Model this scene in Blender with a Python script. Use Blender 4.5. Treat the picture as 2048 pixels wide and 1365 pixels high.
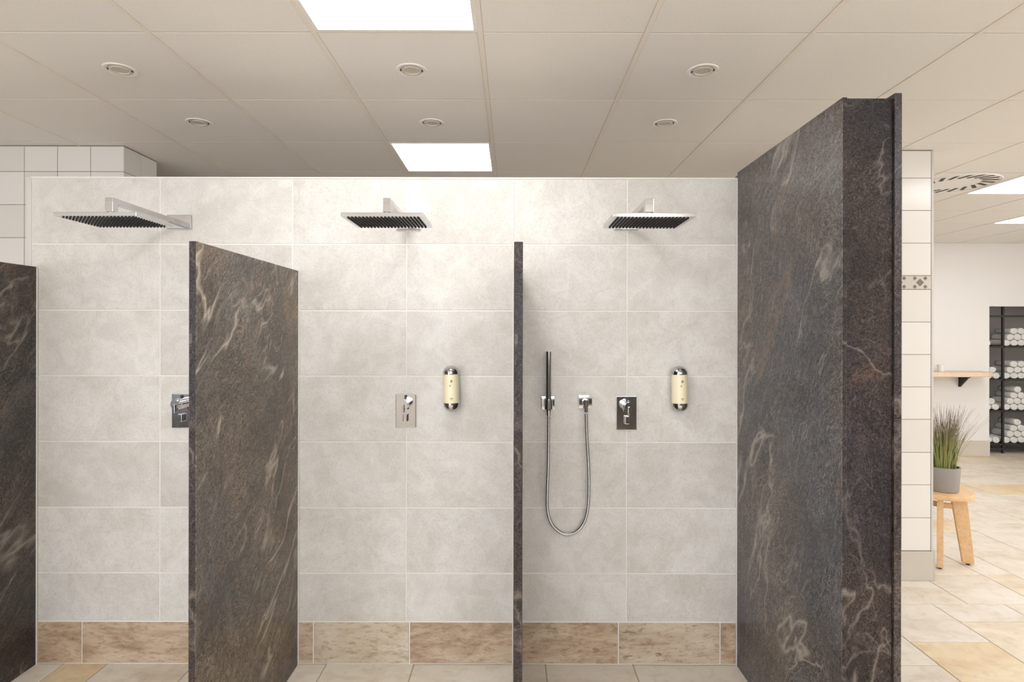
import bpy, bmesh, math, random
from mathutils import Vector, Matrix
random.seed(11)
PI = math.pi
for o in list(bpy.data.objects): bpy.data.objects.remove(o)
SC = bpy.context.scene
COL = SC.collection

# ------------------------------------------------------------------ camera
F, CH, VX, VY = 1160.0, 1.513, 1026.0, 667.0      # focal length in px, eye height, vanishing point
cd = bpy.data.cameras.new('camera'); cam = bpy.data.objects.new('camera', cd); COL.objects.link(cam)
cd.sensor_width = 36; cd.sensor_fit = 'HORIZONTAL'; cd.lens = F / 2048 * 36
cd.shift_x = -(VX - 1024) / 2048; cd.shift_y = (VY - 682.5) / 2048
cd.clip_start = .05
cam.matrix_world = Matrix.Translation((0, 0, CH)) @ Matrix.Rotation(PI/2, 4, 'X') @ Matrix.Rotation(math.radians(.1), 4, 'Z')
SC.camera = cam
def P(px, py, Y):                                 # a measured picture point at distance Y -> metres
    return Vector(((px - VX) * Y / F, Y, CH - (py - VY) * Y / F))

# ------------------------------------------------------------------ light
w = bpy.data.worlds.new('world'); SC.world = w; w.use_nodes = True
w.node_tree.nodes['Background'].inputs[0].default_value = (.95, .97, 1, 1)
w.node_tree.nodes['Background'].inputs[1].default_value = .3
vs = SC.view_settings; vs.view_transform = 'Standard'; vs.look = 'None'; vs.gamma = 1; vs.use_curve_mapping = False
vs.exposure = 0.74
PANEL_E = 8.6
LIGHT_COL = (.97, .985, 1.0)
def window_light(name, loc, sx, sz, rot, power, col):      # area lamp outside a window opening, as daylight and fill
    d = bpy.data.lights.new(name, 'AREA'); d.shape = 'RECTANGLE'; d.size = sx; d.size_y = sz; d.energy = power; d.color = col
    o = bpy.data.objects.new(name, d); COL.objects.link(o); o.location = loc; o.rotation_euler = rot; return o
window_light('window_fill', (-3.3, -3.30, 1.35), 1.9, 1.9, (PI/2, 0, 0), 52, (.84, .91, 1.0))
window_light('window_fill', (.2, -3.30, 1.85), 2.8, .9, (PI/2, 0, 0), 72, (.88, .94, 1.0))  # lamp of the unseen wide window, added to lift overall brightness

CEIL = 2.643
WY = 2.648      # shower wall face
BY = 7.19       # far wall
TS = .625
X0, Y0 = -.125, 2.18         # ceiling grid origin
RX0, RX1, RY0 = -4.5, 8.0, -3.2

window_light('window_fill', (8.10, 2.4, 1.5), 1.6, 4.0, (0, PI/2, 0), 68, (.92, .96, 1.0))  # lamp of an unseen side window, added to brighten the right room

# ------------------------------------------------------------------ helpers
def link(name, me, parent=None, mat=None):
    o = bpy.data.objects.new(name, me); COL.objects.link(o)
    if parent: o.parent = parent
    if mat: me.materials.append(mat)
    return o
def tag(o, label=None, cat=None, group=None, kind=None):
    if label: o['label'] = label
    if cat: o['category'] = cat
    if group: o['group'] = group
    if kind: o['kind'] = kind
    return o
def thing(name, label, cat, loc=(0, 0, 0), rz=0, group=None):
    o = bpy.data.objects.new(name, None); COL.objects.link(o); o.empty_display_size = .05
    o.location = loc; o.rotation_euler = (0, 0, rz)
    return tag(o, label, cat, group)
class MB:
    def __init__(s): s.bm = bmesh.new(); s.col = None
    def box(s, x0, x1, y0, y1, z0, z1, bev=0, seg=2, M=None, col=None):
        b = bmesh.new()
        vs_ = [b.verts.new((x, y, z)) for x in (x0, x1) for y in (y0, y1) for z in (z0, z1)]
        for f in ((0,1,3,2),(4,6,7,5),(0,4,5,1),(2,3,7,6),(0,2,6,4),(1,5,7,3)): b.faces.new([vs_[i] for i in f])
        if bev: bmesh.ops.bevel(b, geom=b.edges[:], offset=bev, segments=seg, affect='EDGES', profile=.7)
        s.add(b, M, col); return s
    def cyl(s, p0, p1, r, r2=None, n=24, bev=0, M=None, col=None):
        p0, p1 = Vector(p0), Vector(p1); d = p1 - p0
        b = bmesh.new()
        bmesh.ops.create_cone(b, cap_ends=True, segments=n, radius1=r, radius2=r if r2 is None else r2, depth=d.length)
        if bev:
            es = [e for e in b.edges if abs(e.verts[0].co.z - e.verts[1].co.z) < 1e-6]
            bmesh.ops.bevel(b, geom=es, offset=bev, segments=2, affect='EDGES')
        T = Matrix.Translation((p0 + p1) / 2) @ d.to_track_quat('Z', 'Y').to_matrix().to_4x4()
        b.transform(T); s.add(b, M, col); return s
    def lathe(s, prof, n=32, M=None):
        b = bmesh.new(); rings = []
        for r, z in prof:
            if r < 1e-6: rings.append([b.verts.new((0, 0, z))])
            else: rings.append([b.verts.new((r*math.cos(2*PI*i/n), r*math.sin(2*PI*i/n), z)) for i in range(n)])
        for a, c in zip(rings, rings[1:]):
            for i in range(n):
                j = (i+1) % n
                if len(a) == 1 and len(c) == 1: continue
                if len(a) == 1: b.faces.new((a[0], c[j], c[i]))
                elif len(c) == 1: b.faces.new((a[i], a[j], c[0]))
                else: b.faces.new((a[i], a[j], c[j], c[i]))
        bmesh.ops.recalc_face_normals(b, faces=b.faces[:])
        s.add(b, M); return s
    def tube(s, pts, r, n=12):
        b = bmesh.new(); rings = []; pts = [Vector(p) for p in pts]; up = Vector((0, 1, 0))
        for i, p in enumerate(pts):
            t = (pts[min(i+1, len(pts)-1)] - pts[max(i-1, 0)]).normalized()
            a = (up - t*up.dot(t)).normalized(); c = t.cross(a)
            rr = r[i] if isinstance(r, (list, tuple)) else r
            rings.append([b.verts.new(p + a*rr*math.cos(2*PI*k/n) + c*rr*math.sin(2*PI*k/n)) for k in range(n)])
        for a, c in zip(rings, rings[1:]):
            for k in range(n): b.faces.new((a[k], a[(k+1)%n], c[(k+1)%n], c[k]))
        b.faces.new(rings[0][::-1]); b.faces.new(rings[-1])
        bmesh.ops.recalc_face_normals(b, faces=b.faces[:])
        s.add(b); return s
    def poly(s, pts, z0, z1, bev=0, M=None, col=None):     # extruded outline in xy
        b = bmesh.new(); f = b.faces.new([b.verts.new((x, y, z0)) for x, y in pts])
        r = bmesh.ops.extrude_face_region(b, geom=[f])
        bmesh.ops.translate(b, verts=[v for v in r['geom'] if isinstance(v, bmesh.types.BMVert)], vec=(0, 0, z1-z0))
        bmesh.ops.recalc_face_normals(b, faces=b.faces[:])
        if bev: bmesh.ops.bevel(b, geom=[e for e in b.edges if abs(e.verts[0].co.z - e.verts[1].co.z) < 1e-6], offset=bev, segments=3, affect='EDGES')
        s.add(b, M, col); return s
    def add(s, b, M=None, col=None):
        if M is not None: b.transform(M)
        me = bpy.data.meshes.new('t'); b.to_mesh(me); b.free()
        n0 = len(s.bm.faces)
        s.bm.from_mesh(me); bpy.data.meshes.remove(me)
        if col is not None:
            if s.col is None: s.col = s.bm.loops.layers.float_color.new('tint')
            s.bm.faces.ensure_lookup_table()
            for f in s.bm.faces[n0:]:
                for l in f.loops: l[s.col] = (*col, 1)
        return s
    def build(s, name, mat, parent=None, smooth=False):
        me = bpy.data.meshes.new(name); s.bm.normal_update(); s.bm.to_mesh(me); s.bm.free()
        if smooth:
            me.polygons.foreach_set('use_smooth', [True]*len(me.polygons))
            try: me.set_sharp_from_angle(angle=math.radians(38))
            except Exception: pass
        return link(name, me, parent, mat)
def struct(o): o['kind'] = 'structure'; return o

# ------------------------------------------------------------------ materials
def mat(name, color=(.8,.8,.8), rough=.5, metal=0, spec=None):
    m = bpy.data.materials.new(name); m.use_nodes = True
    b = m.node_tree.nodes['Principled BSDF']
    b.inputs['Base Color'].default_value = (*color, 1); b.inputs['Roughness'].default_value = rough; b.inputs['Metallic'].default_value = metal
    if spec is not None: b.inputs['Specular IOR Level'].default_value = spec
    return m
def srgb(r, g, b):
    f = lambda c: (c/255/12.92) if c <= 10 else ((c/255+.055)/1.055)**2.4
    return (f(r), f(g), f(b))
class G:
    def __init__(s, m): s.m = m; s.nt = m.node_tree; s.b = s.nt.nodes['Principled BSDF']
    def n(s, t, **kw):
        nd = s.nt.nodes.new(t)
        for k, v in kw.items():
            if k in nd.inputs.keys():
                i = nd.inputs[k]
                if isinstance(v, bpy.types.NodeSocket): s.nt.links.new(v, i)
                else: i.default_value = v
            else: setattr(nd, k, v)
        return nd
    def l(s, a, b): s.nt.links.new(a, b)
    def coord(s, scale=(1,1,1), rot=(0,0,0), src=None):
        if src is None: src = s.n('ShaderNodeTexCoord').outputs['Object']
        mp = s.n('ShaderNodeMapping'); s.l(src, mp.inputs[0]); mp.inputs['Scale'].default_value = scale; mp.inputs['Rotation'].default_value = rot
        return mp.outputs[0]
    def noise(s, vec, scale, detail=5, rough=.55, dist=0):
        nd = s.n('ShaderNodeTexNoise'); s.l(vec, nd.inputs['Vector'])
        nd.inputs['Scale'].default_value = scale; nd.inputs['Detail'].default_value = detail; nd.inputs['Roughness'].default_value = rough; nd.inputs['Distortion'].default_value = dist
        return nd.outputs['Fac']
    def ramp(s, fac, stops, interp='LINEAR'):
        r = s.n('ShaderNodeValToRGB'); s.l(fac, r.inputs[0]); r.color_ramp.interpolation = interp
        el = r.color_ramp.elements
        while len(el) < len(stops): el.new(.5)
        for e, (p, c) in zip(el, stops): e.position = p; e.color = (*c, 1) if len(c) == 3 else c
        return r.outputs[0]
    def mix(s, fac, a, b, mode='MIX'):
        nd = s.n('ShaderNodeMix', data_type='RGBA', blend_type=mode)
        for sock, v in ((nd.inputs[0], fac), (nd.inputs[6], a), (nd.inputs[7], b)):
            if isinstance(v, bpy.types.NodeSocket): s.l(v, sock)
            else: sock.default_value = v if isinstance(v, (int, float)) else (*v, 1)
        return nd.outputs[2]
    def math(s, op, a, b=0, c=0):
        nd = s.n('ShaderNodeMath', operation=op)
        for i, v in enumerate((a, b, c)):
            if isinstance(v, bpy.types.NodeSocket): s.l(v, nd.inputs[i])
            else: nd.inputs[i].default_value = v
        return nd.outputs[0]
    def bump(s, h, strength, dist=.002):
        nd = s.n('ShaderNodeBump'); s.l(h, nd.inputs['Height']); nd.inputs['Strength'].default_value = strength; nd.inputs['Distance'].default_value = dist
        s.l(nd.outputs[0], s.b.inputs['Normal'])
    def base(s, c): s.l(c, s.b.inputs['Base Color'])
    def tint(s):
        a = s.n('ShaderNodeAttribute', attribute_name='tint'); sp = s.n('ShaderNodeSeparateColor'); s.l(a.outputs['Color'], sp.inputs[0])
        return a.outputs['Vector'], sp.outputs[0], sp.outputs[1], sp.outputs[2]
    def offset(s, vec, attr, k=37.0):
        sc = s.n('ShaderNodeVectorMath', operation='SCALE'); s.l(attr, sc.inputs[0]); sc.inputs['Scale'].default_value = k
        ad = s.n('ShaderNodeVectorMath', operation='ADD'); s.l(vec, ad.inputs[0]); s.l(sc.outputs[0], ad.inputs[1]); return ad.outputs[0]

def m_walltile():
    m = mat('limestone_wall_tile', rough=.38); g = G(m)
    av, r, gg, b = g.tint(); v = g.offset(g.coord(), av)
    n1 = g.noise(v, 3.2, 5, .62, .6); n2 = g.noise(v, 11, 6, .72, .8); n3 = g.noise(v, 130, 3, .6)
    c = g.ramp(n1, [(.28, srgb(205,197,188)), (.5, srgb(214,209,202)), (.72, srgb(221,217,212))])
    c = g.mix(g.ramp(n2, [(.38, (0,0,0)), (.62, (1,1,1))]), g.mix(1.0, c, (.89,.882,.875), 'MULTIPLY'), c)
    sp = g.ramp(n3, [(.34, (.86,.855,.85)), (.5, (1,1,1))])
    c = g.mix(.8, c, sp, 'MULTIPLY')
    lv = g.math('MULTIPLY_ADD', r, .10, .93)
    cc = g.n('ShaderNodeCombineColor'); [g.l(lv, cc.inputs[i]) for i in range(3)]
    c = g.mix(1.0, c, cc.outputs[0], 'MULTIPLY'); g.base(c)
    g.bump(g.math('ADD', n2, g.math('MULTIPLY', n3, .4)), .12, .003)
    g.l(g.math('MULTIPLY_ADD', n2, .2, .40), g.b.inputs['Roughness'])
    return m
def m_basetile():
    m = mat('weathered_skirting_tile', rough=.5); g = G(m)
    av, r, gg, b = g.tint(); v = g.offset(g.coord((1.0,1,3.2)), av); v2 = g.offset(g.coord(), av)
    n1 = g.noise(v, 4, 6, .65, .8); n2 = g.noise(v2, 5, 5, .6, .5); n3 = g.noise(v, 26, 5, .7, .4)
    warm = g.ramp(n1, [(.3, srgb(140,108,84)), (.48, srgb(176,150,126)), (.6, srgb(190,168,142)), (.75, srgb(206,192,172))])
    cool = g.ramp(n1, [(.3, srgb(178,160,136)), (.5, srgb(198,184,163)), (.7, srgb(208,198,183))])
    c = g.mix(r, cool, warm)
    c = g.mix(g.ramp(n3, [(.36, (1,1,1)), (.5, (0,0,0))]), c, g.mix(1.0, c, (.72,.64,.57), 'MULTIPLY'))
    st = g.ramp(g.noise(v, 7, 5, .6, 1.2), [(.585, (0,0,0)), (.66, (1,1,1))])
    c = g.mix(g.math('MULTIPLY', st, g.math('MULTIPLY', b, .8)), c, srgb(92,66,46)); g.base(c); g.bump(n3, .15, .003)
    return m
def m_floor():
    m = mat('pale_sandstone_floor', rough=.42); g = G(m)
    av, r, gg, b = g.tint(); v = g.offset(g.coord((1,1.8,1)), av); v2 = g.offset(g.coord(), av)
    n1 = g.noise(v, 2.6, 5, .6, .9); n2 = g.noise(v2, 16, 5, .65, .4)
    pale = g.ramp(n1, [(.3, srgb(202,188,168)), (.5, srgb(220,209,194)), (.75, srgb(228,220,209))])
    gold = g.ramp(n1, [(.3, srgb(206,176,132)), (.5, srgb(221,197,157)), (.75, srgb(226,211,184))])
    c = g.mix(r, pale, gold)
    c = g.mix(.12, c, srgb(222,218,212))
    c = g.mix(g.ramp(n2, [(.35, (.6,.6,.6)), (.5, (0,0,0))]), c, g.mix(1.0, c, (.84,.79,.73), 'MULTIPLY'))
    st = g.ramp(g.noise(v2, 5.5, 5, .6, .6), [(.68, (0,0,0)), (.74, (1,1,1))])
    c = g.mix(g.math('MULTIPLY', st, g.math('MULTIPLY', b, .55)), c, srgb(150,118,78)); g.base(c)
    g.bump(n2, .1, .003)
    return m
def m_granite(name, dark, mid, light, rust, vein_rot, vein_amt=1.0, rough=.33):
    m = mat(name, rough=rough); g = G(m)
    v = g.coord(rot=vein_rot)
    # warp the coordinates so that bands swirl
    wn = g.n('ShaderNodeTexNoise'); g.l(v, wn.inputs['Vector']); wn.inputs['Scale'].default_value = 1.7; wn.inputs['Detail'].default_value = 3
    sc = g.n('ShaderNodeVectorMath', operation='MULTIPLY_ADD'); g.l(wn.outputs['Color'], sc.inputs[0]); sc.inputs[1].default_value = (.3,.3,.3); g.l(v, sc.inputs[2])
    wv = sc.outputs[0]
    st = g.n('ShaderNodeMapping'); g.l(wv, st.inputs[0]); st.inputs['Scale'].default_value = (2.6, .55, 2.6) ; sv = st.outputs[0]
    band = g.noise(wv, 2.4, 6, .62, .8)
    grain = g.noise(wv, 62, 3, .7, 3.0)
    fine = g.noise(sv, 60, 3, .7, 1.5)
    c = g.ramp(band, [(.28, dark), (.46, mid), (.58, dark), (.78, light)])
    c = g.mix(g.ramp(grain, [(.46, (1,1,1)), (.52, (0,0,0))]), c, g.mix(1.0, c, (.2,.19,.195), 'MULTIPLY'))
    c = g.mix(g.ramp(fine, [(.52, (0,0,0)), (.61, (.75,.75,.75))]), c, light)
    big = g.noise(wv, 1.6, 3, .5, .3)
    c = g.mix(g.ramp(big, [(.40, (0,0,0)), (.60, (1,1,1))]), g.mix(1.0, c, (.84, .90, 1.0), 'MULTIPLY'), g.mix(1.0, c, (1.12, 1.04, .92), 'MULTIPLY'))
    lum = g.noise(wv, 3.1, 4, .6, .5)
    c = g.mix(g.ramp(lum, [(.36, (1,1,1)), (.56, (0,0,0))]), c, g.mix(1.0, c, (.62, .60, .60), 'MULTIPLY'))
    # rust patches
    rp = g.ramp(g.noise(sv, 2.3, 6, .7, .9), [(.58, (0,0,0)), (.68, (.75,.75,.75))])
    c = g.mix(g.math('MULTIPLY', rp, g.ramp(grain, [(.4, (.1,.1,.1)), (.6, (1,1,1))])), c, rust)
    # thin ridged veins
    for k, (scl, wd, am) in enumerate(((.75, .0035, .9), (1.25, .0035, .8), (2.0, .003, .45))):
        off = g.n('ShaderNodeMapping'); g.l(sv, off.inputs[0]); off.inputs['Location'].default_value = (k*3.1, k*1.7, k*5.3)
        nn = g.noise(off.outputs[0], scl, 5, .5, .3)
        rg = g.math('ABSOLUTE', g.math('SUBTRACT', nn, .5))
        ln = g.ramp(rg, [(0, (1,1,1)), (wd, (.45,.45,.45)), (wd*3.2, (0,0,0))])
        msk = g.ramp(g.noise(v, 2.2 + k, 3, .6), [(.46, (0,0,0)), (.60, (1,1,1))])
        c = g.mix(g.math('MULTIPLY', g.math('MULTIPLY', ln, msk), am * vein_amt), c, g.mix(.35, light, (.62,.54,.45)))
    g.base(c); g.bump(grain, .22, .002)
    g.l(g.math('MULTIPLY_ADD', grain, .25, rough - .1), g.b.inputs['Roughness'])
    return m
def m_paint(name, c, rough=.6, var=.04, bump=.0):
    m = mat(name, c, rough); g = G(m); v = g.coord()
    n = g.noise(v, 2.5, 3, .5); k = g.ramp(n, [(.3, tuple(x*(1-var) for x in c)), (.7, c)]); g.base(k)
    if bump: g.bump(g.noise(v, 180, 3, .6), bump, .001)
    return m
def m_wood(name, c1, c2, rot=(0,0,0)):
    m = mat(name, c1, .45); g = G(m); v = g.coord((9, 1.2, 9), rot)
    n = g.noise(v, 5, 5, .6, 1.0); g.base(g.ramp(n, [(.35, c1), (.65, c2)])); g.bump(n, .08, .001); return m
def m_ceiltile():
    m = mat('white_ceiling_tile', srgb(226,216,204), .8); g = G(m); v = g.coord()
    n = g.noise(v, 260, 2, .6); g.base(g.ramp(n, [(.35, srgb(228,223,216)), (.6, srgb(235,230,224))])); g.bump(n, .06, .001); return m
def m_emit(name, col, st):
    m = mat(name, (.9,.9,.88), .5); b = m.node_tree.nodes['Principled BSDF']
    b.inputs['Emission Color'].default_value = (*col, 1); b.inputs['Emission Strength'].default_value = st; return m
def m_glazed():
    m = mat('white_glazed_tile', srgb(226,220,213), .22); g = G(m); av, r, gg, b = g.tint()
    g.base(g.ramp(r, [(0, srgb(220,214,207)), (1, srgb(230,225,219))])); g.bump(g.noise(g.coord(), 9, 2, .5), .05, .004); return m
def m_towel():
    m = mat('white_terry_towel', srgb(226,221,213), .95); g = G(m); v = g.coord()
    n = g.noise(v, 320, 3, .7); g.base(g.ramp(n, [(.3, srgb(220,215,208)), (.6, srgb(242,239,233))])); g.bump(n, .5, .003); return m
def m_blade():
    m = mat('grass_leaf', (.2,.25,.08), .5); g = G(m); av, r, gg, b = g.tint()
    lo = g.ramp(gg, [(0, srgb(112,126,66)), (.5, srgb(150,150,88)), (1, srgb(172,166,112))])
    hi = g.ramp(gg, [(0, srgb(110,90,80)), (1, srgb(140,118,104))])
    g.base(g.mix(g.ramp(r, [(.45, (0,0,0)), (.85, (1,1,1))]), lo, hi)); return m

M = {}
M['walltile'] = m_walltile(); M['basetile'] = m_basetile(); M['floor'] = m_floor(); M['ceil'] = m_ceiltile()
M['glazed'] = m_glazed(); M['towel'] = m_towel(); M['blade'] = m_blade()
M['grout_light'] = m_paint('pale_grout', srgb(226,221,214), .8, .05, .2)
M['grout_floor'] = m_paint('sand_grout', srgb(176,162,142), .85, .1, .2)
M['grout_dark'] = m_paint('brown_grout', srgb(128,112,98), .85, .05, .1)
M['gran_a'] = m_granite('brown_granite', srgb(86,76,67), srgb(116,104,92), srgb(152,140,126), srgb(158,122,92), (math.radians(-40), 0, 0), 1.25)
M['gran_b'] = m_granite('grey_granite', srgb(86,80,78), srgb(108,102,99), srgb(142,135,130), srgb(138,114,92), (math.radians(-122), 0, 0), .9)
M['gran_p'] = m_granite('polished_granite_edge', srgb(44,37,37), srgb(58,50,49), srgb(88,77,75), srgb(100,76,64), (math.radians(40), math.radians(40), 0), .5, .46)
M['gran_p'].node_tree.nodes['Principled BSDF'].inputs['Specular IOR Level'].default_value = .3
M['gran_e'] = m_granite('granite_edge', srgb(54,47,46), srgb(68,60,59), srgb(106,95,91), srgb(120,95,80), (math.radians(60), math.radians(50), 0), .6)
M['gran_c'] = m_granite('dark_granite', srgb(52,46,44), srgb(74,65,60), srgb(104,94,86), srgb(140,104,78), (math.radians(-50), 0, 0), .9)
M['white'] = m_paint('white_wall_paint', srgb(230,226,221), .7, .02, .05)
M['bar'] = m_paint('white_ceiling_grid', srgb(232,223,212), .5, .02)
M['gap'] = m_paint('ceiling_gap', srgb(120,110,100), .8, .02)
M['white_metal'] = m_paint('white_lacquer', srgb(236,231,225), .35, .02)
M['trim'] = m_paint('pale_trim', srgb(202,197,191), .4, .03)
M['chrome'] = mat('chrome', (.54,.53,.535), .09, 1.0); g_ = G(M['chrome']); g_.l(g_.math('MULTIPLY_ADD', g_.noise(g_.coord(), 14, 3, .5), .08, .05), g_.b.inputs['Roughness'])
M['hose'] = mat('metal_hose', (.5,.5,.5), .25, 1.0); g_ = G(M['hose'])
wv_ = g_.n('ShaderNodeTexWave', wave_type='BANDS', bands_direction='Z'); g_.l(g_.coord(), wv_.inputs['Vector']); wv_.inputs['Scale'].default_value = 110; g_.bump(wv_.outputs['Fac'], .4, .002)
M['rubber'] = m_paint('dark_nozzle_rubber', srgb(48,46,46), .6, .1)
M['black'] = m_paint('black_powder_coat', srgb(38,34,34), .5, .08)
M['nichewall'] = m_paint('grey_recess_wall', srgb(172,164,159), .7, .15)
M['cream'] = m_paint('cream_soap_bottle', srgb(240,228,196), .3, .03)
M['print'] = m_paint('olive_print', srgb(158,148,112), .5, .05)
M['concrete'] = m_paint('grey_cement_pot', srgb(150,142,135), .85, .12, .3)
M['soil'] = m_paint('dark_soil', srgb(60,50,38), .95, .3, .5)
M['beech'] = m_wood('oiled_beech', srgb(212,170,122), srgb(226,190,146))
M['shelfwood'] = m_wood('pale_shelf_wood', srgb(214,186,158), srgb(226,202,176), (0,0,PI/2))
M['stone'] = m_paint('beige_stone_skirting', srgb(206,196,184), .6, .1, .1)
M['slate'] = m_paint('band_diamond', srgb(120,110,102), .5, .1)
M['band'] = m_paint('mottled_band_tile', srgb(204,196,184), .5, .15, .1)
M['diffuser'] = m_emit('lit_diffuser', LIGHT_COL, PANEL_E)
M['lens'] = m_paint('frosted_downlight', srgb(205,196,184), .4, .02)

# ------------------------------------------------------------------ floor
mb = MB(); U = .2; nx = int((RX1-RX0)/U); ny = int((BY+.9-RY0)/U) + 1
occ = [[False]*ny for _ in range(nx)]
FX0, FY0 = RX0 + .05, WY - 30*U + .0
sizes = [(3,2),(3,2),(2,2),(3,1),(2,1),(2,3),(4,2)]
rnd = random.Random(5)
for j in range(ny):
    for i in range(nx):
        if occ[i][j]: continue
        opts = sizes[:]; rnd.shuffle(opts); opts.append((1,1)); opts.insert(len(opts)-1, (1,2))
        for a, b in opts:
            if i+a <= nx and j+b <= ny and all(not occ[i+p][j+q] for p in range(a) for q in range(b)): break
        for p in range(a):
            for q in range(b): occ[i+p][j+q] = True
        t = rnd.random(); gold = 1.0 if t > .86 else (.45 if t > .74 else rnd.random()*.15)
        x, y = FX0 + i*U, FY0 + j*U
        mb.box(x+.0025, x+a*U-.0025, y+.0025, y+b*U-.0025, -.02, 0, bev=.0018, seg=1, col=(gold, rnd.random(), rnd.random()))
fl = MB().box(RX0-.1, RX1+.1, RY0-.1, BY+1.0, -.1, -.0025).build('floor', M['grout_floor']); struct(fl)
ft = mb.build('floor_tiles', M['floor'], fl)

# ------------------------------------------------------------------ ceiling
panels = [(0,-1),(0,2)]                 # tile index (col,row): the two seen over the showers
panels += [(7,3),(9,5)]                 # over the passage on the right
panels += [(0,-4),(0,-7),(4,-4),(-3,-4),(6,0),(6,-4),(9,2),(9,-2),(8,0),(3,-7),(-3,-7),(6,-7)]   # unseen lights added to brighten the room
def cell(c, r): return X0 - TS + c*TS, Y0 + r*TS       # lower-left corner of cell
vent_cell = (6, 3)
# column index check: cell(0,-1) spans x -.75..-.125, y 1.555..2.18
ce = MB().box(RX0-.1, RX1+.1, RY0-.1, BY+.1, CEIL+.03, CEIL+.12).build('ceiling', M['gap']); struct(ce)
tl = MB(); bars = MB()
c0, c1 = int((RX0-X0)/TS)-1, int((RX1-X0)/TS)+2
r0, r1 = int((RY0-Y0)/TS)-1, int((BY-Y0)/TS)+1
for c in range(c0, c1):
    for r in range(r0, r1):
        x, y = cell(c, r)
        xa, xb, ya, yb = max(x, RX0), min(x+TS, RX1), max(y, RY0), min(y+TS, BY)
        if xb-xa < .02 or yb-ya < .02: continue
        if (c, r) in panels or (c, r) == vent_cell: continue
        tl.box(xa+.0100, xb-.0100, ya+.0045, yb-.0045, CEIL, CEIL+.02, bev=.002, seg=1)
for c in range(c0, c1+1):
    x = X0 - TS + c*TS
    if RX0 < x < RX1: bars.box(x-.010, x+.010, RY0, BY, CEIL-.0025, CEIL+.03, bev=.001, seg=1)
for r in range(r0, r1+1):
    y = Y0 + r*TS
    if RY0 < y < BY: bars.box(RX0, RX1, y-.0025, y+.0025, CEIL+.0005, CEIL+.03)
tl.build('ceiling_tiles', M['ceil'], ce); bars.build('ceiling_grid', M['bar'], ce)

plabels = {(0,-4): 'added square ceiling light straight above the camera, out of the picture', (0,-7): 'added square ceiling light near the wall behind the camera, above the wide window',
           (4,-4): 'added square ceiling light behind and right of the camera, right of the wide window', (-3,-4): 'added square ceiling light behind and left of the camera, above the tall window',
           (6,0): 'added square ceiling light over the passage, out of the picture, level with the tall partition', (6,-4): 'added square ceiling light over the passage behind the camera, far right of the wide window',
           (9,2): 'added square ceiling light out of the picture, right of the pair by the vent', (9,-2): 'added square ceiling light deep in the right room, behind the camera',
           (3,-7): 'added square ceiling light near the rear wall, right end of the wide window', (-3,-7): 'added square ceiling light near the rear wall, above the tall window', (6,-7): 'added square ceiling light near the rear wall, over the passage',
           (8,0): 'added square ceiling light in the right room, level with the shower stalls',
           (0,-1): 'bright square ceiling light at the top edge, nearest above the middle shower',
           (0,2): 'glowing square ceiling light just above the top of the shower wall',
           (7,3): 'bright square ceiling light beside the round ceiling vent',
           (9,5): 'small far ceiling light near the white back wall at right'}
for (c, r) in panels:
    x, y = cell(c, r); cx, cy = x+TS/2, y+TS/2
    t = thing('ceiling_light', plabels[(c, r)], 'ceiling light', (cx, cy, CEIL), 0, 'square ceiling lights')
    h = TS/2 - .008; q = h - .016
    f = MB()
    f.box(-h, h, -h, -q, -.002, .02).box(-h, h, q, h, -.002, .02).box(-h, -q, -q, q, -.002, .02).box(q, h, -q, q, -.002, .02)
    f.build('frame', M['white_metal'], t)
    MB().box(-q, q, -q, q, .002, .016).build('diffuser', M['diffuser'], t)

# round swirl vent
x, y = cell(*vent_cell)
t = thing('ceiling_vent', 'white round swirl air vent with black slots in the ceiling, behind the tiled pillar', 'vent', (x+TS/2, y+TS/2, CEIL))
h = TS/2 - .01
MB().box(-h, h, -h, h, 0, .015, bev=.002).build('vent_plate', M['white_metal'], t)
MB().lathe([(.292,.0), (.29,-.006), (.283,-.006), (.281,0)], 64).build('rim', M['white_metal'], t, True)
slot = None
for ring, (rr, ln, n, sk) in enumerate(((.218, .115, 20, .5),)):
    for k in range(n):
        a = 2*PI*k/n
        if ring == 0 or True:
            sm = MB().box(-ln/2, ln/2, -.0135, .0135, -.0014, .004, bev=.0008, seg=1)
            if ring == 1 : sm = MB().box(-ln/2, ln/2, -.006, .006, -.0012, .004)
            o = sm.build('slot', M['black'], t)
            o.location = (rr*math.cos(a), rr*math.sin(a), 0); o.rotation_euler = (0, 0, a + sk)

# recessed downlights
def downlight(x, y, label, sw):
    t = thing('downlight', label, 'downlight', (x, y, CEIL), sw, 'recessed ceiling downlights')
    MB().lathe([(.066,0), (.064,-.004), (.052,-.0045), (.047,-.001), (.047,.0)], 48).build('trim_ring', M['white_metal'], t, True)
    MB().lathe([(.043,-.001), (.042,-.006), (.034,-.0065), (.031,-.002), (.0,-.001)], 48).build('lamp_face', M['lens'], t, True)
    for s in (-1, 1):
        MB().box(-.0035+s*.0448, .0035+s*.0448, -.006, .006, -.004, -.0002).build('spring_slot', M['rubber'], t)
dl = [(-1.6875, 2.49, 'recessed white downlight above the left shower head, nearer of two'), (-.4375, 2.49, 'round white downlight between the two square lights, nearer the camera'),
      (.8125, 2.49, 'round white downlight near the tall stone partition, nearer of the right pair'), (-1.6875, 3.115, 'small downlight on the left, farther back near the white tiled corner'),
      (-.4375, 3.115, 'small downlight directly in front of the far square ceiling light'), (.8125, 3.115, 'small farther downlight above the right shower head, beyond the nearer one')]
for k, (x, y, lb) in enumerate(dl): downlight(x, y, lb, (.3, .1, -.2)[k % 3])

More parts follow.
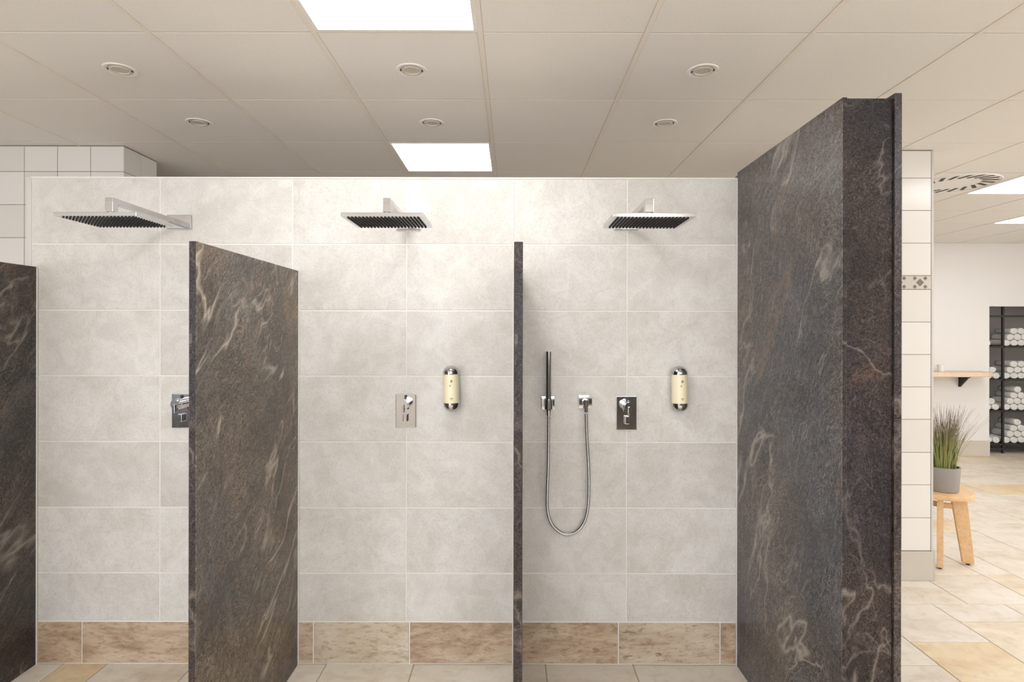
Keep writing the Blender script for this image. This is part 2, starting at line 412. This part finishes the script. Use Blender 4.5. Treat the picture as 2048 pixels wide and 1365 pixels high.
# ------------------------------------------------------------------ shower wall
WX0, WX1 = -2.198, 1.03; WT = .16
WH = 2.222
sw = MB().box(WX0, 1.03, WY+.0015, WY+WT, 0, WH-.002).build('wall_shower', M['grout_light']); struct(sw)
rows = [2.219, 1.918, 1.616, 1.317, 1.016, .715, .416, .194]
cols = [WX0, -1.612, -1.008, -.486, .008, .520, 1.03]
tb = MB(); rnd = random.Random(3)
for j in range(len(rows)-1):
    for i in range(len(cols)-1):
        tb.box(cols[i]+.0025, cols[i+1]-.0025, WY, WY+.01, rows[j+1]+.0028, rows[j]-.0028, bev=.0015, seg=1, col=(rnd.random(), rnd.random(), rnd.random()))
tb.build('wall_tiles', M['walltile'], sw)
MB().box(WX0-.002, 1.03, WY-.002, WY+.012, WH-.004, WH+.003, bev=.001).box(WX0-.002, 1.03, WY+.012, WY+WT, WH-.002, WH+.003).build('wall_cap', M['grout_light'], sw)
e = MB().box(WX0-.030, WX0-.002, WY+.002, WY+WT, 0, WH, bev=.003).build('trim_1', M['trim']); struct(e)
# skirting tiles
bs = MB(); bx = [(WX0, (165-VX)/438, .9, .1), ((165-VX)/438, -1.005, .8, .2), (-1.0, (628-VX)/438, .6, .0), ((628-VX)/438, (820-VX)/438, .1, .0), ((820-VX)/438, .008, .8, .1),
      (.03, (1238-VX)/438, .85, .6), ((1238-VX)/438, (1441-VX)/438, .45, .9), ((1441-VX)/438, 1.02, 1.0, .5)]
for k, (a, b, wm, stn) in enumerate(bx):
    bs.box(a+.003, b-.003, WY-.003, WY+.006, .005, .190, bev=.0015, seg=1, col=(wm, .37*k % 1, stn))
bb = bs.build('baseboard_shower', M['basetile']); struct(bb)

# ------------------------------------------------------------------ stone partitions
def slab(name, x0, x1, y0, y1, z1, mt, label, group):
    t = thing(name, label, 'shower partition', ((x0+x1)/2, (y0+y1)/2, 0), 0, group)
    sl = MB().box(x0-(x0+x1)/2, x1-(x0+x1)/2, -(y1-y0)/2, (y1-y0)/2, 0, z1, bev=.0015, seg=1)
    sl = sl.build('slab', mt, t); sl.data.materials.append(M['gran_p'])
    for f in sl.data.polygons:
        if abs(f.normal.x) < .6: f.material_index = 1
    hx = (x1-x0)/2
    for s in (-1, 1):
        MB().box(s*hx-.004 if s < 0 else hx, -hx if s < 0 else hx+.004, (y1-y0)/2-.005, (y1-y0)/2, .0, z1-.002).build('sealant_joint', M['grout_light'], t)
    return t
GP = 'low stone shower partitions'
slab('shower_partition', -1.001, -.9775, 1.79, WY-.0035, 1.796, M['gran_a'], 'brown and grey veined stone partition, broad side seen, left of the middle shower', GP)
slab('shower_partition', .003, .0305, 1.79, WY-.0035, 1.796, M['gran_e'], 'low stone partition seen edge-on between the middle and right showers', GP)
slab('shower_partition', -2.193, -2.170, 1.60, WY-.0035, 1.812, M['gran_c'], 'very dark veined stone partition cut off by the left picture edge', GP)
# tall clad wall at right of the showers
TX0, TX1, TY0, TY1, TZ = 1.0215, 1.204, 1.80, 3.05, 2.248
t = thing('tall_partition', 'tall dark stone clad partition reaching almost to the ceiling, right of the showers', 'shower partition', (TX0, TY0, 0))
W_ = TX1-TX0; D_ = TY1-TY0
MB().box(.016, W_-.016, .02, D_, 0, TZ-.003).build('core', M['gran_e'], t)
sl = MB().box(0, .0155, 0, WY-TY0-.004, 0, TZ, bev=.0012, seg=1)
sl = sl.build('side_slab', M['gran_b'], t); sl.data.materials.append(M['gran_p'])
for f in sl.data.polygons:
    if abs(f.normal.x) < .6: f.material_index = 1
MB().box(.0165, W_-.0235, .006, .02, 0, TZ-.001, bev=.001, seg=1).build('front_slab', M['gran_p'], t)
MB().box(W_-.0225, W_, -.004, D_, 0, TZ+.012, bev=.001, seg=1).build('outer_slab', M['gran_e'], t)
MB().box(-.0035, 0, WY-TY0-.008, WY-TY0-.004, 0, TZ-.03).build('sealant_joint', M['grout_light'], t)

# ------------------------------------------------------------------ showers
def shower_head(x, label):
    t = thing('rain_shower', label, 'shower head', (x, WY, CH+.493), 0, 'square rain shower heads')
    z = lambda h: h - .493            # heights above the eye -> local
    ye = 2.195 - WY
    MB().box(-.055, .055, -.012, -.0003, z(.473), z(.536), bev=.0015).build('wall_flange', M['chrome'], t)
    MB().box(-.015, .015, ye-.015, -.012, z(.488), z(.508), bev=.0012).box(-.015, .015, ye-.015, ye+.015, z(.456), z(.489), bev=.0012).build('arm', M['chrome'], t)
    MB().cyl((0, ye, z(.440)), (0, ye, z(.4555)), .012).cyl((0, ye, z(.4385)), (0, ye, z(.444)), .017).build('swivel_joint', M['chrome'], t, True)
    hd = MB().box(-.150, .150, ye-.088, ye+.142, z(.4240), z(.4385), bev=.001).build('head_plate', M['chrome'], t)
    nz = MB()
    for i in range(20):
        for j in range(13):
            px, py = -.128 + i*.256/19, ye - .070 + j*.190/12
            nz.cyl((px, py, z(.4195)), (px, py, z(.4245)), .0030, .0042, n=8)
    nz.build('nozzles', M['rubber'], hd)
    return t
shower_head(-1.520, 'chrome square rain shower head on a wall arm above the left stall')
shower_head(-.477, 'chrome square rain shower head on a wall arm above the middle stall')
shower_head(.513, 'chrome square rain shower head on a wall arm above the right stall')

def mixer(px, py, label):
    p = P(px, py, WY)
    t = thing('shower_mixer', label, 'shower mixer', (p.x, WY, p.z), 0, 'chrome shower mixer taps')
    MB().box(-.046, .046, -.009, -.0003, -.077, .077, bev=.002).build('wall_plate', M['chrome'], t)
    k = MB().cyl((0, -.009, .036), (0, -.060, .036), .024, n=40, bev=.0015).build('knob', M['chrome'], t, True)
    MB().box(-.004, .004, -.074, -.056, .000, .036, bev=.0015).cyl((0, -.060, .036), (0, -.066, .036), .019, n=32).build('lever', M['chrome'], k)
    MB().cyl((.0, -.009, .066), (0, -.015, .066), .006, n=20).build('stop_button', M['rubber'], t, True)
    MB().box(-.010, .010, -.028, -.009, -.048, -.012, bev=.003).build('diverter', M['chrome'], t)
    return t
mixer(366.5, 823, 'chrome shower mixer half hidden behind the brown veined partition')
mixer(812.5, 822, 'chrome shower mixer left of the soap dispenser in the middle stall')
mixer(1252.5, 826, 'chrome shower mixer between the hose outlet and the soap dispenser')

def dispenser(px, lean, label):
    p = P(px, 776, WY)
    t = thing('soap_dispenser', label, 'soap dispenser', (p.x, WY, p.z), 0, 'wall soap dispensers')
    cy = -.050; T = Matrix.Translation((0, cy, 0))
    def rnd_prof(z0, z1, r, up):
        out = []
        for i in range(9):
            a = i/8*PI/2
            out.append((r*math.cos(a), z0 + (z1-z0)*math.sin(a)))
        return out
    MB().lathe([(.0,-.062), (.0350,-.062)] + [(.0352,.066), (0,.066)], 40, T).build('bottle', M['cream'], t, True)
    MB().lathe([(0, .066), (.0372,.066), (.0372,.070)] + rnd_prof(.070, .104, .0370, 1), 40, T).build('top_cap', M['chrome'], t, True)
    MB().lathe([(0,-.062), (.0372,-.062), (.0372,-.070)] + rnd_prof(-.070, -.104, .0370, -1), 40, T).build('bottom_cap', M['chrome'], t, True)
    MB().box(-.018, .018, -.020, -.0003, -.085, .085, bev=.004).build('wall_bracket', M['chrome'], t)
    # small printed crest and text line on the bottle front, illegible in the photograph
    for nm, ang, z, hw, hh in (('printed_crest', .10, .036, .0055, .0065), ('printed_mark', -.06, .016, .003, .0045), ('printed_line', .08, -.040, .008, .002), ('printed_line', .08, -.046, .006, .0015)):
        px_, py_ = .0352*math.sin(ang), -.0352*math.cos(ang) + cy
        MB().poly([(hw*math.cos(a), hh*math.sin(a)) for a in [2*PI*i/14 for i in range(14)]], -.0006, .0006,
                M=Matrix.Translation((px_, py_, z)) @ Matrix.Rotation(ang, 4, 'Z') @ Matrix.Rotation(PI/2, 4, 'X')).build(nm, M['print'], t)
    t.rotation_euler = (0, lean, 0)
    return t
dispenser(905.5, math.radians(-1.2), 'cream soap dispenser with chrome ends in the middle stall')
dispenser(1353, math.radians(-1.0), 'cream soap dispenser with chrome ends in the right stall, nearest the tall partition')

# hand shower with holder, hose and outlet
p = P(1096, 806, WY)
t = thing('hand_shower', 'slim chrome stick hand shower with holder and looping metal hose in the right stall', 'hand shower', (p.x, WY, p.z))
hl = lambda px, py, y: Vector(((px-1096)/438, y, -(py-806)/438))
MB().box(-.030, .030, -.010, -.0003, -.030, .030, bev=.002).cyl((0,-.01,0), (0,-.040,0), .013, n=24).build('holder_plate', M['chrome'], t, True)
cl = MB().cyl((0, -.052, -.022), (0, -.052, .022), .019, .017, n=32, bev=.001).build('holder_clamp', M['chrome'], t, True)
MB().cyl((0, -.052, -.030), (0, -.052, .236), .0125, n=32, bev=.002).cyl((0, -.052, -.052), (0, -.052, -.028), .0085, .011, n=24).build('handle', M['chrome'], t, True)
ox = (1170.5-1096)/438
MB().box(ox-.030, ox+.030, -.010, -.0003, -.030+.006, .030+.006, bev=.002).cyl((ox, -.01, .004), (ox, -.034, .004), .016, n=24).build('outlet_plate', M['chrome'], t, True)
MB().cyl((ox, -.034, .018), (ox, -.034, -.012), .0115, n=24, bev=.001).cyl((ox, -.034, -.038), (ox, -.034, -.010), .0085, n=24).build('outlet_nut', M['chrome'], t, True)
ctrl = [(1096,830,-.052), (1096,870,-.050), (1095.5,930,-.044), (1094,980,-.036), (1094.5,1015,-.030), (1102,1042,-.025), (1118,1060,-.022), (1136,1066,-.021), (1154,1059,-.022), (1168,1040,-.024), (1175,1010,-.027), (1176.5,970,-.030), (1175,920,-.033), (1172,870,-.034), (1170.5,826,-.034)]
cp = [hl(*c) for c in ctrl]; pts = []
def cr(p0, p1, p2, p3, u): return .5*((2*p1)+(p2-p0)*u+(2*p0-5*p1+4*p2-p3)*u*u+(3*p1-p0-3*p2+p3)*u**3)
for i in range(len(cp)-1):
    a = cp[max(i-1,0)]; d = cp[min(i+2, len(cp)-1)]
    for k in range(8): pts.append(cr(a, cp[i], cp[i+1], d, k/8))
pts.append(cp[-1])
MB().tube(pts, .0072, 12).build('hose', M['hose'], t, True)

# ------------------------------------------------------------------ white tiled walls / pillars
def tiled_face(mb, u0, u1, z0, z1, us, zs, place):
    us = sorted({u0, u1, *[u for u in us if u0+.01 < u < u1-.01]}); zs = sorted({z0, z1, *[z for z in zs if z0+.01 < z < z1-.01]})
    for a, b in zip(us, us[1:]):
        for c, d in zip(zs, zs[1:]): place(mb, a+.0015, b-.0015, c+.0015, d-.0015)
# left: block behind the showers
LX, LY, LY2 = -2.351, 3.50, 3.825
lw = MB().box(RX0, LX-.002, LY+.002, LY2, 0, CEIL).build('wall_left', M['grout_dark']); struct(lw)
m1 = MB(); rnd = random.Random(8)
zs = [2.485 - .2*k for k in range(14)]
tiled_face(m1, RX0, LX, 0, CEIL-.004, [LX-.2*k for k in range(1, 12)], zs, lambda m_, a, b, c, d: m_.box(a, b, LY, LY+.006, c, d, bev=.001, seg=1, col=(rnd.random(), 0, 0)))
tiled_face(m1, LY, LY2, 0, CEIL-.004, [3.66], zs, lambda m_, a, b, c, d: m_.box(LX-.006, LX, a, b, c, d, bev=.001, seg=1, col=(rnd.random(), 0, 0)))
m1.build('wall_tiles', M['glazed'], lw)
# right pillar
RPX, RPY, RPY2 = 2.578, 3.56, 3.95
rp = MB().box(1.98, RPX-.002, RPY+.002, RPY2, 0, CEIL).build('wall_pillar', M['grout_dark']); struct(rp)
m2 = MB()
zc = lambda py: CH - (py - VY)*RPY/F
zs = [zc(p_) for p_ in (355, 420, 485, 550, 578, 643, 708, 773, 838, 904, 969, 1035, 1101)]
bandlo, bandhi = zc(578), zc(550)
def plc(m_, a, b, c, d):
    if abs(c-.0015-bandlo) < .004: return
    m_.box(a, b, RPY, RPY+.006, c, d, bev=.001, seg=1, col=(rnd.random(), 0, 0))
tiled_face(m2, 1.98, RPX-.012, zs[-1], CEIL-.004, [2.385, 2.185], zs, plc)
tiled_face(m2, RPY, RPY2, zs[-1], CEIL-.004, [RPY+.2], zs, lambda m_, a, b, c, d: m_.box(RPX-.006, RPX, a, b, c, d, bev=.001, seg=1, col=(rnd.random(), 0, 0)))
m2.build('wall_tiles', M['glazed'], rp)
MB().box(1.98, RPX-.013, RPY-.001, RPY+.006, bandlo+.002, bandhi-.002, bev=.001, seg=1).build('border_tile', M['band'], rp)
dm = MB(); hz = (bandlo+bandhi)/2
for k in range(5):
    cx = 2.497 - k*.13
    for dx, dz, r in ((0, 0, .024), (-.032, .026, .013), (.032, .026, .013), (-.032, -.026, .013), (.032, -.026, .013)):
        if abs(cx+dx) > RPX-.02: continue
        T = Matrix.Translation((cx+dx, RPY-.0012, hz+dz)) @ Matrix.Rotation(PI/2, 4, 'X')
        dm.poly([(r,0),(0,r),(-r,0),(0,-r)], -.0005, .0008, M=T)
dm.build('border_diamonds', M['slate'], rp)
struct(MB().box(RPX-.012, RPX+.002, RPY-.002, RPY+.012, zs[-1], CEIL-.002, bev=.003).build('trim_2', M['trim']))
struct(MB().box(1.98, RPX+.006, RPY-.008, RPY-.0005, .001, zs[-1]-.002, bev=.002).box(RPX+.0005, RPX+.010, RPY-.008, RPY2, .001, zs[-1]-.002, bev=.002).build('baseboard_pillar', M['stone']))

# ------------------------------------------------------------------ outer room
NX0, NX1, NZ = 5.905, 7.3, 1.858
bw = MB().box(RX0, NX0, BY, BY+.12, 0, CEIL+.02).box(NX0, NX1, BY, BY+.12, NZ, CEIL+.02).box(NX1, RX1, BY, BY+.12, 0, CEIL+.02).build('wall_back', M['white']); struct(bw)
struct(MB().box(NX0-.4, NX1+.4, BY+.72, BY+.78, 0, 2.3).box(NX0-.42, NX0-.36, BY+.12, BY+.75, 0, 2.3).box(NX1+.36, NX1+.42, BY+.12, BY+.75, 0, 2.3).box(NX0-.4, NX1+.4, BY+.12, BY+.75, 2.3, 2.35).build('wall_recess', M['nichewall']))
struct(MB().box(RX0-.12, RX0, RY0, BY, 0, CEIL+.02).build('wall_far_left', M['white']))
struct(MB().box(RX1, RX1+.12, RY0, .3, 0, CEIL+.02).box(RX1, RX1+.12, 4.5, BY, 0, CEIL+.02).box(RX1, RX1+.12, .3, 4.5, 0, .65).box(RX1, RX1+.12, .3, 4.5, 2.35, CEIL+.02).build('wall_right', M['white']))
wf = MB().box(RX1+.03, RX1+.09, .3, 4.5, .65, .71).box(RX1+.03, RX1+.09, .3, 4.5, 2.29, 2.35)
for q in range(5): wf.box(RX1+.03, RX1+.09, .3+q*1.035, .36+q*1.035, .65, 2.35)
struct(wf.build('window_3', M['black']))  # unseen window frame, added along with the right room's fill lamp
fw = MB()
for a, b, c, d in ((RX0, -4.3, 0, CEIL), (-4.3, -2.3, 0, .35), (-4.3, -2.3, 2.35, CEIL), (-2.3, -1.25, 0, CEIL), (-1.25, 1.65, 0, 1.38), (-1.25, 1.65, 2.35, CEIL), (1.65, RX1, 0, CEIL)):
    fw.box(a, b, RY0-.12, RY0, c, d)
fw = fw.build('wall_front', M['white']); struct(fw)
MB().box(-.2, 4.65, RY0, RY0+.02, 0, 1.13).build('added_dark_cladding', M['gran_c'], fw)  # unseen dark facing, added for the chrome taps to mirror
MB().box(RX0, RX0+.02, RY0+.01, 1.2, 0, 1.15).build('added_dark_cladding', M['gran_c'], fw)  # another unseen dark facing, added to darken the left tap's reflection
for k, (a, b, c, d, nb) in enumerate(((-4.3, -2.3, .35, 2.35, 3), (-1.25, 1.65, 1.38, 2.35, 3))):  # the second, wide window is unseen and added for front fill
    wf = MB()
    wf.box(a, b, RY0-.09, RY0-.03, c, c+.06).box(a, b, RY0-.09, RY0-.03, d-.06, d)
    for q in range(nb+1):
        xx = a+.03 + (b-a-.06)*q/nb; wf.box(xx-.03, xx+.03, RY0-.09, RY0-.03, c, d)
    struct(wf.build('window_%d' % (k+1), M['black']))
struct(MB().box(LX+.0, NX0-.0, BY-.014, BY-.0005, .001, .19, bev=.003).build('baseboard_back', M['stone']))

# rack of rolled towels in the recess
RY = BY+.16; RD = .44
lv = [CH-(q-VY)*RY/F for q in (691, 757, 820, 886)]
tk = thing('towel_rack', 'black metal rack with four shelves of rolled towels in the wall recess', 'rack', (6.2, RY, 0))
RXL, RXR = -.50, .95
post = 6.187 + .03 - 6.2
zt = CH-(605-VY)*RY/F + .1
for xx in (RXL, post, RXR):
    MB().box(xx-.012, xx+.012, 0, .024, 0.001, zt, bev=.002).build('post', M['black'], tk)
    MB().box(xx-.012, xx+.012, RD-.024, RD, 0.001, zt, bev=.002).build('post', M['black'], tk)
MB().box(post+.04, post+.18, RD+.004, RD+.022, .001, zt).build('back_board', M['black'], tk)
MB().box(RXL, RXR, .004, .02, CH-(631-VY)*RY/F-.012, CH-(631-VY)*RY/F+.012).build('top_rail', M['black'], tk)
MB().box(RXL, RXR, .004, .02, .045, .07).build('bottom_rail', M['black'], tk)
for z in lv: MB().box(RXL, RXR, .0, RD, z-.022, z, bev=.002).build('shelf', M['black'], tk)

def towel_mesh(r, ln, seed):
    b = MB(); rn = random.Random(seed); n = 40
    # spiral cloth roll: a solid body with a spiral of ridges on both ends and an outer flap edge
    bm_ = bmesh.new(); prof = []
    end = [(0, .0), (.10, .010), (.2, .0), (.3, .011), (.40, .002), (.52, .013), (.62, .004), (.74, .013), (.84, .006), (.93, .010), (1.0, -.006)]
    rings = []
    for (q, h) in end: rings.append((q, ln/2 + h))
    for f_ in (.6, .2, -.2, -.6): rings.append((1.0 + .03*rn.uniform(-1, 1), ln/2*f_))
    for (q, h) in end[::-1]: rings.append((q, -ln/2 - h))
    vr = []
    for q, h in rings:
        if q == 0: vr.append([bm_.verts.new((0, h, 0))]); continue
        row = []
        for k in range(n):
            a = 2*PI*k/n; u = (a/(2*PI))
            sp = 1 + (.09*(u-.5) if q > .85 else 0)        # spiral step -> visible flap edge
            w_ = 1 + .03*math.sin(2*a+seed) + .02*math.sin(3*a+seed*2)
            row.append(bm_.verts.new((r*q*sp*w_*math.cos(a), h, r*q*sp*w_*.94*math.sin(a))))
        vr.append(row)
    for a_, c_ in zip(vr, vr[1:]):
        for k in range(n):
            j = (k+1) % n
            if len(a_) == 1: bm_.faces.new((a_[0], c_[k], c_[j]))
            elif len(c_) == 1: bm_.faces.new((a_[k], c_[0], a_[j]))
            else: bm_.faces.new((a_[k], c_[k], c_[j], a_[j]))
    bmesh.ops.recalc_face_normals(bm_, faces=bm_.faces[:])
    b.add(bm_); me = bpy.data.meshes.new('rolled_towel'); b.bm.to_mesh(me); b.bm.free()
    me.polygons.foreach_set('use_smooth', [True]*len(me.polygons)); me.materials.append(M['towel'])
    return me
R = .045
tmesh = [towel_mesh(R*.92, .24, k) for k in range(5)]
layers = {0: 'bottom', 1: 'second', 2: 'third', 3: 'fourth', 4: 'fifth'}
shn = ['top shelf', 'second shelf', 'third shelf', 'lowest shelf']
ordn = ['first', 'second', 'third', 'fourth', 'fifth']
rnd = random.Random(21)
XS = 6.2 + RXL
pL = 6.2 + post
def place(sh, bay, layer, idx, x, yaw, dy=0.0):
    o = bpy.data.objects.new('rolled_towel', tmesh[rnd.randrange(5)]); COL.objects.link(o)
    o.location = (x, RY + .15 + dy, lv[sh] + R*.93 + layer*R*1.66)
    o.rotation_euler = (0, rnd.uniform(-.3, .3) + rnd.choice([0, PI]), yaw)
    tag(o, f'white rolled towel on the {shn[sh]}, {bay} of the post, {layers[layer]} layer, {ordn[idx]} from left', 'towel', 'rolled towels on the black rack')
# per shelf: number of rolls in each layer, left bay (start x) and right bay
left = [ [(5.855,3),(5.90,1.5),(5.855,1)], [(5.86,4),(6.06,1)], [(5.845,4),(5.89,2.5),(5.845,1)], [(5.855,4),(5.90,3),(5.855,1)] ]
left = [ [[5.84,5.935,6.03],[5.8875,5.9825],[5.935]], [[5.86,5.955,6.05,6.145],[6.0975]], [[5.85,5.945,6.04,6.135],[5.8975,6.0875],[]], [[5.86,5.955,6.05,6.145],[5.9075,6.0025],[5.955]] ]
right = []
for cnt in ((4,3,2), (4,3,2), (4,3,2,1), (4,3,2,1)):
    right.append([[6.277 + .0475*ly + .095*i for i in range(n_)] for ly, n_ in enumerate(cnt)])
for sh in range(4):
    for bay, L in (('left', left[sh]), ('right', right[sh])):
        for ly, xs_ in enumerate(L):
            for i, x in enumerate(xs_):
                place(sh, bay, ly, i, x, rnd.uniform(-.025, .025))

# wooden wall shelf with a cup
SX1 = 5.80
t = thing('wall_shelf', 'pale wooden wall shelf with a rounded end beside the towel recess', 'shelf', (5.2, BY, 1.0))
o_ = [( -.6, -.30), (.42, -.30)] + [(.42+.18*math.sin(a), -.12-.18*math.cos(a)) for a in [PI/2*k/8 for k in range(1, 9)]] + [(.60, -.0005), (-.6, -.0005)]
MB().poly(o_, .0, .055, bev=.008).build('board', M['shelfwood'], t, True)
MB().box(.32, .35, -.16, -.001, -.02, -.0005).box(.32, .35, -.012, -.001, -.14, -.0005).poly([(-.0,0),(-.13,0),(0,-.12)], -.012, .012,
     M=Matrix.Translation((.335,-.012,-.018)) @ Matrix(((0,0,1,0),(1,0,0,0),(0,1,0,0),(0,0,0,1)))).build('bracket', M['black'], t)
MB().box(-.35, -.32, -.16, -.001, -.02, -.0005).box(-.35, -.32, -.012, -.001, -.14, -.0005).build('bracket', M['black'], t)
cup = MB().lathe([(0,0), (.034,0), (.041,.085), (.038,.085), (.032,.006), (0,.006)], 32).build('cup', M['white_metal'], None, True)
cup.location = (5.20, BY-.14, 1.0555); tag(cup, 'small white cup standing on the wooden wall shelf', 'cup')

# ------------------------------------------------------------------ stool and potted grass
SXc, SYc, SH = 2.847, 3.862, .480
st = thing('wooden_stool', 'round light wooden stool with board legs beside the white tiled pillar', 'stool', (SXc, SYc, 0))
N = 64
MB().poly([(.187*math.cos(2*PI*k/N), .187*math.sin(2*PI*k/N)) for k in range(N)], SH-.034, SH, bev=.007).build('seat', M['beech'], st, True)
tip = {}
for a_ in (-126.6, -24, 112):
    a = math.radians(a_)
    lm = MB(); b = bmesh.new()
    r_t0, r_t1, r_b0, r_b1 = .045, .125, .118, .180
    if a_ == -24: r_t0, r_t1, r_b0, r_b1 = .055, .140, .118, .182
    zz0, zz1, th = .012, SH-.034, .017
    vv = [b.verts.new((r, y, z)) for y in (-th, th) for (r, z) in ((r_b0, zz0), (r_b1, zz0), (r_t1, zz1), (r_t0, zz1))]
    for f_ in ((0,1,2,3), (7,6,5,4), (0,4,5,1), (1,5,6,2), (2,6,7,3), (3,7,4,0)): b.faces.new([vv[i] for i in f_])
    bmesh.ops.recalc_face_normals(b, faces=b.faces[:]); bmesh.ops.bevel(b, geom=b.edges[:], offset=.003, segments=2, affect='EDGES')
    lm.add(b, Matrix.Rotation(a, 4, 'Z')); lg = lm.build('leg', M['beech'], st, True)
    MB().cyl((.15, 0, .0005), (.15, 0, .014), .011, n=20, M=Matrix.Rotation(a, 4, 'Z')).build('foot_pad', M['rubber'], lg, True)
    tip[a_] = Vector((.108*math.cos(a), .108*math.sin(a), .375))
for q in (-126.6, -24, 112):
    d = tip[q]
    MB().box(-.012, d.xy.length, -.009, .009, .358, .392, bev=.002, M=Matrix.Rotation(math.radians(q), 4, 'Z')).build('stretcher', M['beech'], st)

PXc, PYc = 2.842, 3.835
pp = thing('potted_grass', 'tall ornamental grass in a grey cement pot on the wooden stool', 'potted plant', (PXc, PYc, SH+.0005))
MB().lathe([(0,0), (.084,0), (.088,.004), (.098,.158), (.096,.161), (.090,.160), (.086,.135), (0,.135)], 48).build('pot', M['concrete'], pp, True)
MB().lathe([(0,.140), (.05,.142), (.0865,.136)], 32).build('soil', M['soil'], pp, True)
gb = bmesh.new(); cl_ = gb.loops.layers.float_color.new('tint'); rnd = random.Random(77)
for k in range(430):
    a = rnd.uniform(0, 2*PI); r0_ = .068*math.sqrt(rnd.random()); base = Vector((r0_*math.cos(a), r0_*math.sin(a), .138))
    L = rnd.uniform(.22, .45); lean = rnd.uniform(.02, .42)*(.5+r0_/.068*.7); az = a + rnd.uniform(-.7, .7)
    dr = Vector((math.cos(az), math.sin(az), 0)); sd = Vector((-math.sin(az+rnd.uniform(-1,1)), math.cos(az), 0)).normalized()
    wd = rnd.uniform(.0016, .0034); hue = rnd.random(); prev = None; S = 7
    for s in range(S+1):
        u = s/S
        pnt = base + Vector((0,0,1))*L*u*(1-.15*lean*u) + dr*L*lean*(.35*u+.65*u*u)
        ww = wd*(1-u**1.6) + .0002
        pr_ = (gb.verts.new(pnt - sd*ww), gb.verts.new(pnt + dr*.0008), gb.verts.new(pnt + sd*ww))
        if prev:
            for q in range(2):
                f = gb.faces.new((prev[q], prev[q+1], pr_[q+1], pr_[q]))
                for l_ in f.loops: l_[cl_] = ((u - .5/S) * (.6 + L), hue, 0, 1)
        prev = pr_
me = bpy.data.meshes.new('foliage'); gb.to_mesh(me); gb.free(); link('foliage', me, pp, M['blade'])
